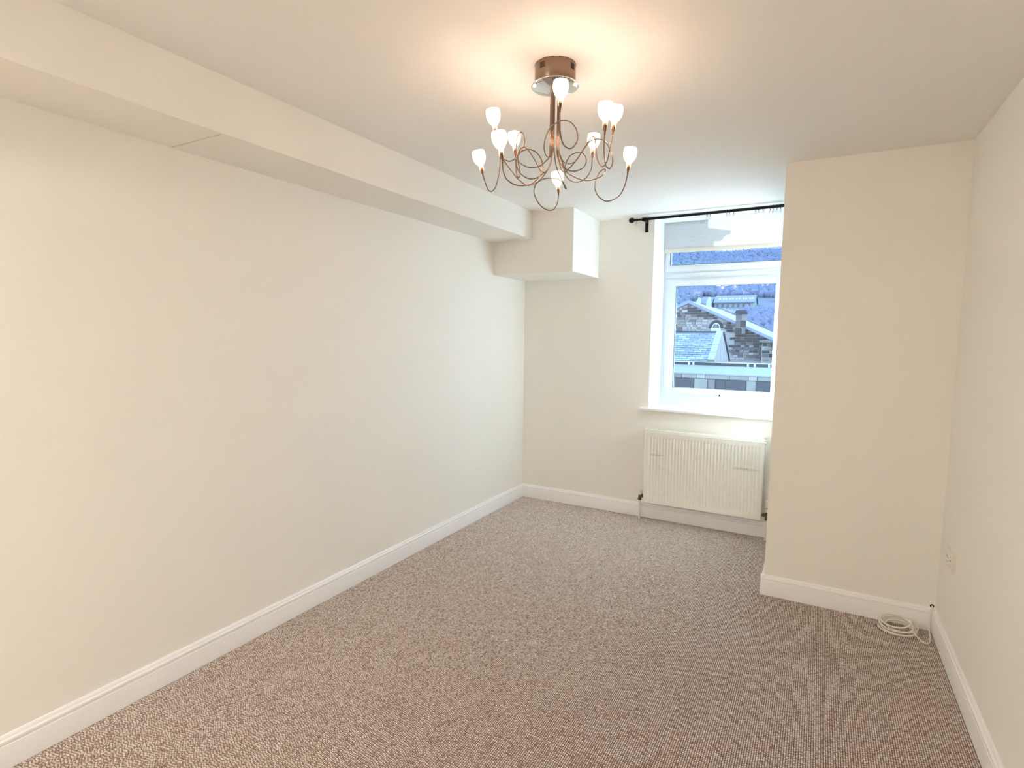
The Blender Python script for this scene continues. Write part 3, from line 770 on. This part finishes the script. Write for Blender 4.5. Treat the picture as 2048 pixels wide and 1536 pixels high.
# unseen ceiling light added behind the camera to brighten the room
gl = thing('added_fill_light', 'unseen flush fill light added behind the camera', 'added fill light', (.80, -5.40, H))
bm = B(); lathe(bm, [(0, 0), (.18, 0), (.18, -.012), (.17, -.014), (0, -.014)], (.80, -5.40, H), (0, 0, 1), 40); obj('fill_base', bm, PLUG, gl, 40)
bm = B(); lathe(bm, [(.168, -.0145), (.165, -.021), (.15, -.029), (.12, -.036), (.08, -.040), (.04, -.0415), (0, -.042)], (.80, -5.40, H), (0, 0, 1), 40)
obj('dome', bm, emit_mat('fill_dome_glow', FILL_COL + (1,), FILL_S), gl, 60)

# ------------------------------------------------------------------ chandelier
CA = Vector((1.511, -2.652, 2.5))
ch = thing('chandelier', 'bronze ten-arm chandelier with curling arms and lit frosted glass cups', 'chandelier', CA)
bm = B(); lathe(bm, [(0, 0), (.0755, 0), (.0755, -.0015), (.0745, -.002), (.0745, -.066), (.073, -.070), (0, -.070)], CA, (0, 0, 1), 64)
can = obj('canopy', bm, BRUSHED, ch, 30)
to_cam = math.atan2(-4.556 + 2.652, 2.404 - 1.511)
for da in (math.radians(-38), math.radians(56)):
    bm = B()
    for i in range(5):
        for j in range(6):
            a = to_cam + da + (i - 2) * .062
            z = 2.5 - .012 - j * .0035
            c = Vector((CA.x + .0746 * math.cos(a), CA.y + .0746 * math.sin(a), z))
            t = Vector((-math.sin(a), math.cos(a), 0)) * .0014; n = Vector((math.cos(a), math.sin(a), 0)) * .0006; u = Vector((0, 0, .0011))
            prism(bm, [c - t - u, c + t - u, c + t + u, c - t + u], n)
    o = obj('vent_slots', bm, BLACK, can)
    o['kind'] = 'stuff'
bm = B(); lathe(bm, [(0, -.0695), (.080, -.0695), (.0855, -.0705), (.0868, -.0725), (.0864, -.0735), (.080, -.0757), (.07, -.0786), (.058, -.0816), (.044, -.0844), (.03, -.0864), (.015, -.0876), (0, -.088)], CA, (0, 0, 1), 64)
obj('mirror_plate', bm, CHROME, ch, 60)
WIRE = mat('bronze_wire', (0.24, 0.165, 0.125, 1), 0.1, 1.0)
SOCKET = mat('dark_bronze_socket', (0.17, 0.085, 0.055, 1), 0.25, 1.0)
CAPM = mat('copper_lamp_cap', (0.45, 0.25, 0.16, 1), 0.3, 1.0)
CLEAR = glass_mat('clear_glass_neck', (0.97, 0.95, 0.92, 1), 1.0)
for ax, pts in ARMS:
    ax = Vector(ax).normalized()
    pts = [Vector(p) for p in pts]
    end = pts[-1]
    pts[-1] = end - ax * .011
    bm = B(); tube(bm, catmull(pts, 6), .0021, 8)
    arm = obj('arm', bm, WIRE, ch, 60)
    bm = B(); lathe(bm, [(0, -.014), (.0024, -.014), (.0030, -.006), (.0056, .008), (.0062, .0125), (0, .0125)], end, ax, 16)
    obj('lamp_socket', bm, SOCKET, arm, 40)
    bm = B(); lathe(bm, [(0, .0125), (.0052, .0125), (.0052, .024), (.0045, .0255), (0, .0255)], end, ax, 16)
    obj('lamp_cap', bm, CAPM, arm, 40)
    bm = B(); lathe(bm, [(.0076, .008), (.0084, .012), (.0086, .024), (.0098, .031)], end, ax, 20)
    obj('glass_neck', bm, CLEAR, arm, 60)
    bm = B(); lathe(bm, [(.0096, .0300), (.0140, .0350), (.0190, .0420), (.0226, .0500), (.0247, .0595), (.0253, .0690), (.0247, .0770), (.0237, .0830),
                         (.0225, .0828), (.0235, .0768), (.0241, .0690), (.0235, .0600), (.0214, .0508), (.0178, .0430), (.0130, .0364), (.0086, .0305)], end, ax, 28, True)
    obj('glass_shade', bm, SHADE, arm, 60)
    bm = B(); lathe(bm, [(0, .026), (.004, .026), (.0045, .032), (.0045, .046), (.003, .050), (0, .0505)], end, ax, 12)
    obj('bulb', bm, BULB, arm, 60)
    ld = bpy.data.lights.new('halogen_light', 'POINT'); lo = bpy.data.objects.new('halogen_light', ld); COL.objects.link(lo)
    lo.parent = arm
    lo.location = end + ax * .064 - CA
    ld.energy = LAMP_W; ld.color = LAMP_COL; ld.shadow_soft_size = .006

# ------------------------------------------------------------------ outdoors
GZ = -9.0
bm = B(); box(bm, -60, 60, 6, 70, GZ - 1, GZ)
struct('ground', bm, MORTAR, 'ground of the yards far below the window', 'ground')

# near stone parapet with a lead flat roof behind it
pw = thing('parapet_wall', 'near stone parapet with a pale flat lead top below the window view', 'wall', (0, 13.0, 0))
bm = B(); box(bm, -4, 4, 13.03, 18.05, GZ, .385); obj('wall_core', bm, MOSS, pw)
bm = B(); box(bm, -4, 4, 12.96, 18.05, .388, .425, .008); obj('lead_top', bm, LEAD, pw)
js = [-2.9, -2.35, -1.95, -1.47, -.92, -.52, -.30, 0.0, .566, .842, 1.255, 1.75, 2.3, 2.8]
sm = [ST_MID, ST_DARK, ST_MID, ST_DARK, MOSS, ST_MID, ST_DARK, ST_DARK, MOSS, ST_DARK, ST_MID, MOSS, ST_DARK]
for row, (z0, z1) in enumerate(((-.055, .255), (-.40, -.07), (-.75, -.415))):
    for i in range(len(js) - 1):
        off = 0 if row != 1 else .22
        bm = B(); box(bm, js[i] + .012 + off, js[i + 1] - .012 + off, 12.985 - rnd.uniform(0, .02), 13.05, z0 + .008, z1 - .008, .012)
        obj('stone', bm, sm[(i + row * 4) % 13], pw)
tj = [-3, -2.2, -1.3, -.86, -.6, .1, .62, .86, 1.5, 2.4]
for i in range(len(tj) - 1):
    bm = B(); box(bm, tj[i] + .006, tj[i + 1] - .006, 12.975, 13.05, .268, .384, .008)
    obj('coping_stone', bm, (MOSS, ST_MID, MOSS, ST_WARM, MOSS, MOSS, ST_WARM, MOSS, ST_MID)[i], pw)

# slate-roofed low building with boarded gable end
sb = thing('slate_roof_building', 'low building with blue-grey slate roof and boarded gable end', 'building', (-1.3, 18.4, .5))
ye, ze, yr, zr = 18.368, .56, 20.30, 1.735
yb = 2 * yr - ye
bm = B(); prism(bm, [(-8, ye + .1, GZ), (-8, ye + .1, ze - .06), (-8, yr, zr - .07), (-8, yb - .1, ze - .06), (-8, yb - .1, GZ)], (6.78, 0, 0)); obj('roof_body', bm, ST_DARK, sb)
sl = Vector((0, yr - ye, zr - ze)); L = sl.length; sl.normalize(); sn = Vector((0, -sl.z, sl.y))
base = None
me_sl = []
for kk in range(3):
    bm = B(); box(bm, -.160, .160, -.19, 0.0, -.026, 0.0)
    o_ = bpy.data.meshes.new('slate'); bmesh.ops.recalc_face_normals(bm, faces=bm.faces); bm.to_mesh(o_); bm.free(); o_.materials.append(SLATE[kk]); me_sl.append(o_)
rot = Matrix((Vector((1, 0, 0)), sl, sn)).transposed().to_4x4()
nrow = 14
for r_ in range(nrow):
    for c_ in range(8):
        x = -1.62 - .335 * c_ + (.167 if r_ % 2 else 0)
        d = (r_ + 1) * L / nrow
        p = Vector((x, ye, ze)) + sl * d + sn * (.014 + rnd.uniform(0, .008))
        o = bpy.data.objects.new('slate', rnd.choice(me_sl)); COL.objects.link(o); o.parent = sb
        o.matrix_local = Matrix.Translation(p - ORIGIN[sb.name]) @ rot @ Matrix.Rotation(-.10, 4, 'X')
bm = B(); box(bm, -8, -1.28, yr - .1, yr + .1, zr - .03, zr + .05, .02); obj('ridge_stone', bm, ST_DARK, sb)
for k in range(4):
    a0, a1 = k * L / 4 + .01, (k + 1) * L / 4 - .01
    p0 = Vector((-1.46, ye, ze)) + sl * a0; p1 = Vector((-1.46, ye, ze)) + sl * a1
    bm = B(); prism(bm, [p0 - sn * .06, p1 - sn * .06, p1 + sn * .09, p0 + sn * .09], (.255, 0, 0)); obj('verge_stone', bm, VERGE, sb)
for k in range(8):
    y0 = ye + .05 + (yb - ye - .1) * k / 8 + .012; y1 = ye + .05 + (yb - ye - .1) * (k + 1) / 8 - .012
    zt = lambda y: (ze - .03) + (zr - ze) * (1 - abs(y - yr) / (yr - ye))
    ptsb = [(-1.225, y0, -3), (-1.225, y1, -3), (-1.225, y1, zt(y1))] + [(-1.225, y0, zt(y0))]
    bm = B(); prism(bm, ptsb, (.025 + .006 * (k % 2), 0, 0)); obj('gable_board', bm, BOARD, sb)
bm = B(); prism(bm, [(-1.3, yr, zr + .02), (-1.3, yb + .1, ze - .04), (-1.3, yb + .1, ze - .12), (-1.3, yr, zr - .08)], (.16, 0, 0)); obj('barge_board', bm, GUTTER, sb)
# gutter along the far side of the flat roof
gt = thing('roof_gutter', 'dark gutter with white lip along the foot of the slate roof', 'gutter', (0, 18.06, .45))
bm = B(); box(bm, -4, 4, 18.06, 18.2, .38, .53); obj('gutter_trough', bm, GUTTER, gt)
bm = B(); tube(bm, [(-4, 18.06, .535), (4, 18.06, .562)], .018, 8); obj('gutter_lip', bm, WHITE_OUT, gt, 40)
for x in (-2.10, -1.93, .07, .31, .80):
    bm = B(); box(bm, x - .035, x + .035, 17.99, 18.07, .425, .545, .01); obj('gutter_clip', bm, WHITE_OUT, gt)

# stone building with a big gable
YG = 25.13
gb = thing('stone_gable_building', 'large stone building with gable, arched window and side chimney stack', 'building', (-3.64, YG, 0))
apx, apz, sp_ = -3.64, 3.29, .462
xr_, xl_ = .40, -7.7
bm = B(); prism(bm, [(xl_, YG, GZ), (xr_, YG, GZ), (xr_, YG, apz - sp_ * (xr_ - apx)), (apx, YG, apz), (xl_, YG, apz - sp_ * (apx - xl_))], (0, 11.9, 0)); obj('gable_wall', bm, MORTAR, gb)
for sgn in (1, -1):
    x_e = xr_ + .25 if sgn > 0 else xl_ - .25
    ze_ = apz + .10 - sp_ * abs(x_e - apx)
    bm = B(); prism(bm, [(apx, YG - .12, apz + .02), (apx, YG - .12, apz + .11), (x_e, YG - .12, ze_), (x_e, YG - .12, ze_ - .09)], (0, 12.3, 0)); obj('roof_slope', bm, ROOFPALE, gb)
    bm = B(); prism(bm, [(apx, YG - .16, apz - .03), (apx, YG - .16, apz + .125), (x_e, YG - .16, ze_ + .012), (x_e, YG - .16, ze_ - .14)], (0, .04, 0)); obj('barge_board', bm, ROOFBLUE, gb)
    bm = B(); prism(bm, [(apx, YG + 11.95, apz + .10), (apx, YG + 11.95, apz + .22), (x_e, YG + 11.95, ze_ + .12), (x_e, YG + 11.95, ze_)], (0, .35, 0)); obj('far_coping', bm, LEAD, gb)
bm = B(); box(bm, -22, -10.5, 24.0, 34.0, GZ, 5.2, .05); obj('sun_blocker', bm, ST_MID, gb)  # unseen block added to keep the low sun off the lead top
# courses of stone, each stone proud of the mortar
me_st = []
for mt_ in (ST_DARK, ST_MID, ST_WARM, ST_PALE):
    bm = B(); box(bm, -.5, .5, -.03, .02, -.5, .5)
    o_ = bpy.data.meshes.new('stone'); bmesh.ops.recalc_face_normals(bm, faces=bm.faces); bm.to_mesh(o_); bm.free(); o_.materials.append(mt_); me_st.append(o_)
cnt = 0
z = 1.62
extra = [[] for _ in range(4)]
def put_stone(x0, x1, z0, z1, k):
    if cnt >= 280:
        extra[k].append((x0, x1, z0, z1)); return
    o = bpy.data.objects.new('stone', me_st[k]); COL.objects.link(o); o.parent = gb
    o.location = Vector(((x0 + x1) / 2, YG - rnd.uniform(0, .02), (z0 + z1) / 2)) - ORIGIN[gb.name]
    o.scale = (x1 - x0, 1, z1 - z0)
rows = []
z = .42
while z < 3.2:
    rows.append(z); z += .126
for j, z in enumerate(rows):
    x = -4.5 + rnd.uniform(0, .2)
    lim_r = min(.36, apx + (apz - z - .12) / sp_) - .04
    lim_l = max(-4.5, apx - (apz - z - .12) / sp_) + .04
    while x < lim_r:
        w = rnd.uniform(.15, .33)
        x0, x1 = max(x, lim_l), min(x + w - .022, lim_r)
        behind = z < 1.72 and x1 < -1.35                      # stands behind the slate roof
        win_ = (-2.56 < x1 and x0 < -1.93 and 1.80 < z + .15 and z < 2.42)
        chim = (-1.34 < x1 and x0 < -.80 and z > 1.85)
        if x1 - x0 > .09 and not behind and not win_ and not chim and cnt < 600:
            n = math.sin(x * 1.7 + z * 2.1) + .8 * math.sin(x * .9 - z * 3.3 + 1) + rnd.gauss(0, .8)
            dark_edge = 1.2 if (apz - sp_ * abs(x - apx) - z) < .55 or -2.0 < x < -1.1 else 0
            k = 0 if n + dark_edge > 1.0 else (1 if n + dark_edge > -.1 else (2 if n > -1.2 else 3))
            put_stone(x0, x1, z, z + .102, k); cnt += 1
        x += w
bm = B()
for k, l in enumerate(extra):
    for x0, x1, z0, z1 in l: box(bm, x0, x1, YG - .03, YG + .02, z0, z1, 0, k)
o = obj('stone_courses', bm, [ST_DARK, ST_MID, ST_WARM, ST_PALE], gb); o['kind'] = 'stuff'
# arched window
aw = obj('arched_window', (lambda bm: (prism(bm, [(-2.46 + 0, YG - .05, 1.97)] + [(-2.25 + .21 * math.cos(PI - a * PI / 12), YG - .05, 1.97 + .27 * math.sin(a * PI / 12)) for a in range(13)] + [(-2.04, YG - .05, 1.97)], (0, .06, 0)), bm)[1])(B()), WHITE_OUT, gb)
for s_ in (-1, 1):
    bm = B()
    arc = [(-2.25 + s_ * .015, YG - .056, 1.99), (-2.25 + s_ * .165, YG - .056, 1.99)] + [(-2.25 + s_ * .165 * math.cos(a * PI / 12), YG - .056, 1.99 + .215 * math.sin(a * PI / 12)) for a in range(1, 6)] + [(-2.25 + s_ * .015, YG - .056, 2.205)]
    prism(bm, arc, (0, .01, 0)); obj('pane', bm, DARKGLASS, aw)
bm = B(); box(bm, -2.49, -2.02, YG - .07, YG, 1.83, 1.965); obj('window_apron', bm, WHITE_OUT, gb)
for k in range(9):
    a0, a1 = PI * k / 9 + .02, PI * (k + 1) / 9 - .02
    f = lambda a, r, q: (-2.25 + r * math.cos(a), YG - .035, 1.97 + q * math.sin(a))
    bm = B(); prism(bm, [f(a0, .225, .285), f(a1, .225, .285), f(a1, .36, .43), f(a0, .36, .43)], (0, .06, 0)); obj('arch_stone', bm, ST_DARK, gb)
# chimney stack on the gable
cs = obj('chimney_stack', box(B(), -1.285, -.865, YG - .30, YG + .12, 1.95, 2.69), MORTAR, gb)
for r_, (z0, z1) in enumerate(((1.70, 2.0), (2.02, 2.355), (2.38, 2.69))):
    for c_ in range(2):
        xm = -1.10 if r_ % 2 else -1.02
        x0, x1 = (-1.30, xm - .012) if c_ == 0 else (xm + .012, -.85)
        bm = B(); box(bm, x0, x1, YG - .32, YG + .10, z0, z1, .01); obj('stone', bm, (ST_DARK, MOSS, ST_MID, ST_DARK, ST_MID, ST_WARM)[r_ * 2 + c_], cs)
bm = B(); prism(bm, [(-1.365, YG - .38, 2.69), (-.785, YG - .38, 2.69), (-.80, YG - .38, 2.735), (-.85, YG - .38, 2.87), (-1.30, YG - .38, 2.87), (-1.35, YG - .38, 2.735)], (0, .55, 0)); obj('chimney_cap', bm, ST_DARK, cs)
# low annex on the right with a mossy ledge and down-pipe
bm = B(); box(bm, -.05, 4, 24.72, 25.06, GZ, 1.30); an = obj('annex_wall', bm, ST_PALE, gb)
bm = B(); box(bm, -.16, 4.1, 24.56, 25.06, 1.30, 1.41, .02); obj('ledge', bm, MOSS, an)
for i, (x0, x1, z0, z1, mt_) in enumerate([(-.02, .18, 1.12, 1.27, ST_DARK), (.21, .44, 1.08, 1.27, ST_MID), (-.02, .30, .78, .92, ST_DARK), (.08, .42, .94, 1.05, ST_WARM), (-.02, .24, .60, .75, ST_MID), (.27, .45, .60, .76, ST_DARK), (.0, .3, .42, .57, ST_WARM), (.48, .9, 1.0, 1.2, ST_MID), (.5, .9, .6, .9, ST_DARK)]):
    bm = B(); box(bm, x0, x1, 24.69, 24.75, z0, z1, .01); obj('stone', bm, mt_, an)
bm = B(); tube(bm, [(.455, 24.64, GZ), (.455, 24.64, 1.29)], .035, 8); obj('down_pipe', bm, GUTTER, an, 40)

# hillside with woodland; unseen shoulder added on the left to block the low sun
def hill_z(x, y):
    base = [(-9, 40), (-4, 60), (3, 100), (9.2, 160), (22, 230), (40, 310), (61, 400), (53, 520)]
    for (za, ya), (zb, yb_) in zip(base[:-1], base[1:]):
        if y <= yb_:
            zz = za + (zb - za) * (y - ya) / (yb_ - ya); break
    else: zz = base[-1][0]
    zz += min(60, max(0, (-x - 55))) * .28 * max(0, min(1, (y - 200) / 200))
    zz += max(0, min(1, (-x - 130) / 90)) * max(0, min(1, (x + y - 28) / 28)) * 110
    return zz + 1.2 * math.sin(x * .05 + y * .021) * min(1, (y - 40) / 200)
verts, faces = [], []
nx_, ny_ = 80, 60
for j in range(ny_ + 1):
    y = 40 + 640 * j / ny_
    for i in range(nx_ + 1):
        x = -560 + 640 * i / nx_
        verts.append((x, y, hill_z(x, y)))
for j in range(ny_):
    for i in range(nx_):
        a = j * (nx_ + 1) + i
        faces.append((a, a + 1, a + nx_ + 2, a + nx_ + 1))
struct('hillside', (verts, faces), HILL, 'hazy blue-grey valley side filling the view behind the buildings', 'hill', 180)
blob = B(); bmesh.ops.create_icosphere(blob, subdivisions=1, radius=1.0)
bv = [v.co.copy() for v in blob.verts]; bf = [[v.index for v in f.verts] for f in blob.faces]; blob.free()
verts, faces, mids = [], [], []
for k in range(14000):
    pale = k > 12600
    y = rnd.uniform(60, 150) if pale else 70 + 305 * rnd.random() ** .9
    kx = y + 4.556
    x = rnd.uniform(-.15 * kx + 2.4, -.03 * kx + 2.4) if pale else rnd.uniform(-.285 * kx + 2.4, -.035 * kx + 2.4)
    if 138 < y < 188 and -33 < x < -2: continue
    if 90 < y < 142 and -.205 * kx < x < -.10 * kx and not pale: continue
    s = rnd.uniform(.35, 1.05) * (.5 + y / 330) * (.6 if pale else 1)
    zc = hill_z(x, y) + s * .6
    b0 = len(verts)
    for v in bv:
        f = 1 + rnd.uniform(-.3, .3)
        verts.append((x + v.x * s * f, y + v.y * s * f, zc + v.z * s * f * 1.5))
    faces += [[b0 + q for q in f_] for f_ in bf]
    mids += [2 if pale else (1 if math.sin(x * .09) + math.sin(y * .05) + rnd.gauss(0, .8) > .9 else 0)] * len(bf)
w = obj('woodland', (verts, faces), WOOD, None, 180)
w.data.polygons.foreach_set('material_index', mids)
tag(w, 'bare winter woodland covering the far hillside', 'trees', None, 'stuff')

# far long building with a row of rooflights, and its gabled neighbour
YT = 160
ft = thing('long_slate_building', 'long far building on the hillside with a row of white rooflights', 'building', (-19, YT, 9))
bm = B(); prism(bm, [(-24.2, YT, 4), (-24.2, YT, 11.2), (-24.2, YT + 4, 13.2), (-24.2, YT + 8, 11.2), (-24.2, YT + 8, 4)], (10.3, 0, 0)); obj('wall', bm, FARWALL, ft)
bm = B(); prism(bm, [(-24.4, YT - .4, 11.0), (-24.4, YT - .4, 11.25), (-24.4, YT + 4, 13.35), (-24.4, YT + 8.4, 11.25), (-24.4, YT + 8.4, 11.0), (-24.4, YT + 4, 13.1)], (10.8, 0, 0)); obj('roof', bm, FARROOF, ft)
for k in range(11):
    x = -23.2 + k * .86 + (.18 if k % 2 else 0)
    bm = B(); prism(bm, [(x, YT + 1.35, 12.10), (x, YT + 2.05, 12.44), (x, YT + 2.05, 12.53), (x, YT + 1.35, 12.19)], (.42, 0, 0)); obj('rooflight', bm, WHITE_OUT, ft)
for k in range(7):
    x = -23.6 + k * 1.36
    bm = B(); box(bm, x, x + .62, YT - .1, YT + .1, 9.9, 10.8); obj('window', bm, DARKGLASS, ft)
fg = thing('gabled_far_house', 'pale far house with two gables left of the long roof', 'building', (-26.4, YT, 9))
bm = B(); box(bm, -28.8, -24.7, YT - 1, YT + 6, 4, 11.0); obj('wall', bm, FARWALL, fg)
bm = B(); prism(bm, [(-29.0, YT - 1.2, 10.9), (-29.0, YT + 2.5, 12.9), (-29.0, YT + 6.2, 10.9)], (4.3, 0, 0)); obj('roof', bm, FARROOF, fg)
for x in (-28.9, -26.1):
    bm = B(); prism(bm, [(x, YT - 1.6, 4), (x + 1.3, YT - 1.6, 4), (x + 1.3, YT - 1.6, 11.1), (x + .65, YT - 1.6, 12.7), (x, YT - 1.6, 11.1)], (0, 3, 0)); obj('gable', bm, mat('pale_far_render', lin(170, 172, 178), .9), fg)
for x in (-27.5, -26.75):
    bm = B(); box(bm, x, x + .5, YT - 1.1, YT - .9, 9.6, 10.5); obj('window', bm, DARKGLASS, fg)
fc = thing('hillside_cottage', 'tiny pale cottage far right on the hillside', 'house', (-8.6, 175, 13))
bm = B(); box(bm, -9.6, -5.5, 175, 179, 8, 13.4); obj('wall', bm, FARWALL, fc)
bm = B(); prism(bm, [(-9.8, 174.7, 13.3), (-9.8, 177, 14.6), (-9.8, 179.3, 13.3)], (4.5, 0, 0)); obj('roof', bm, FARROOF, fc)
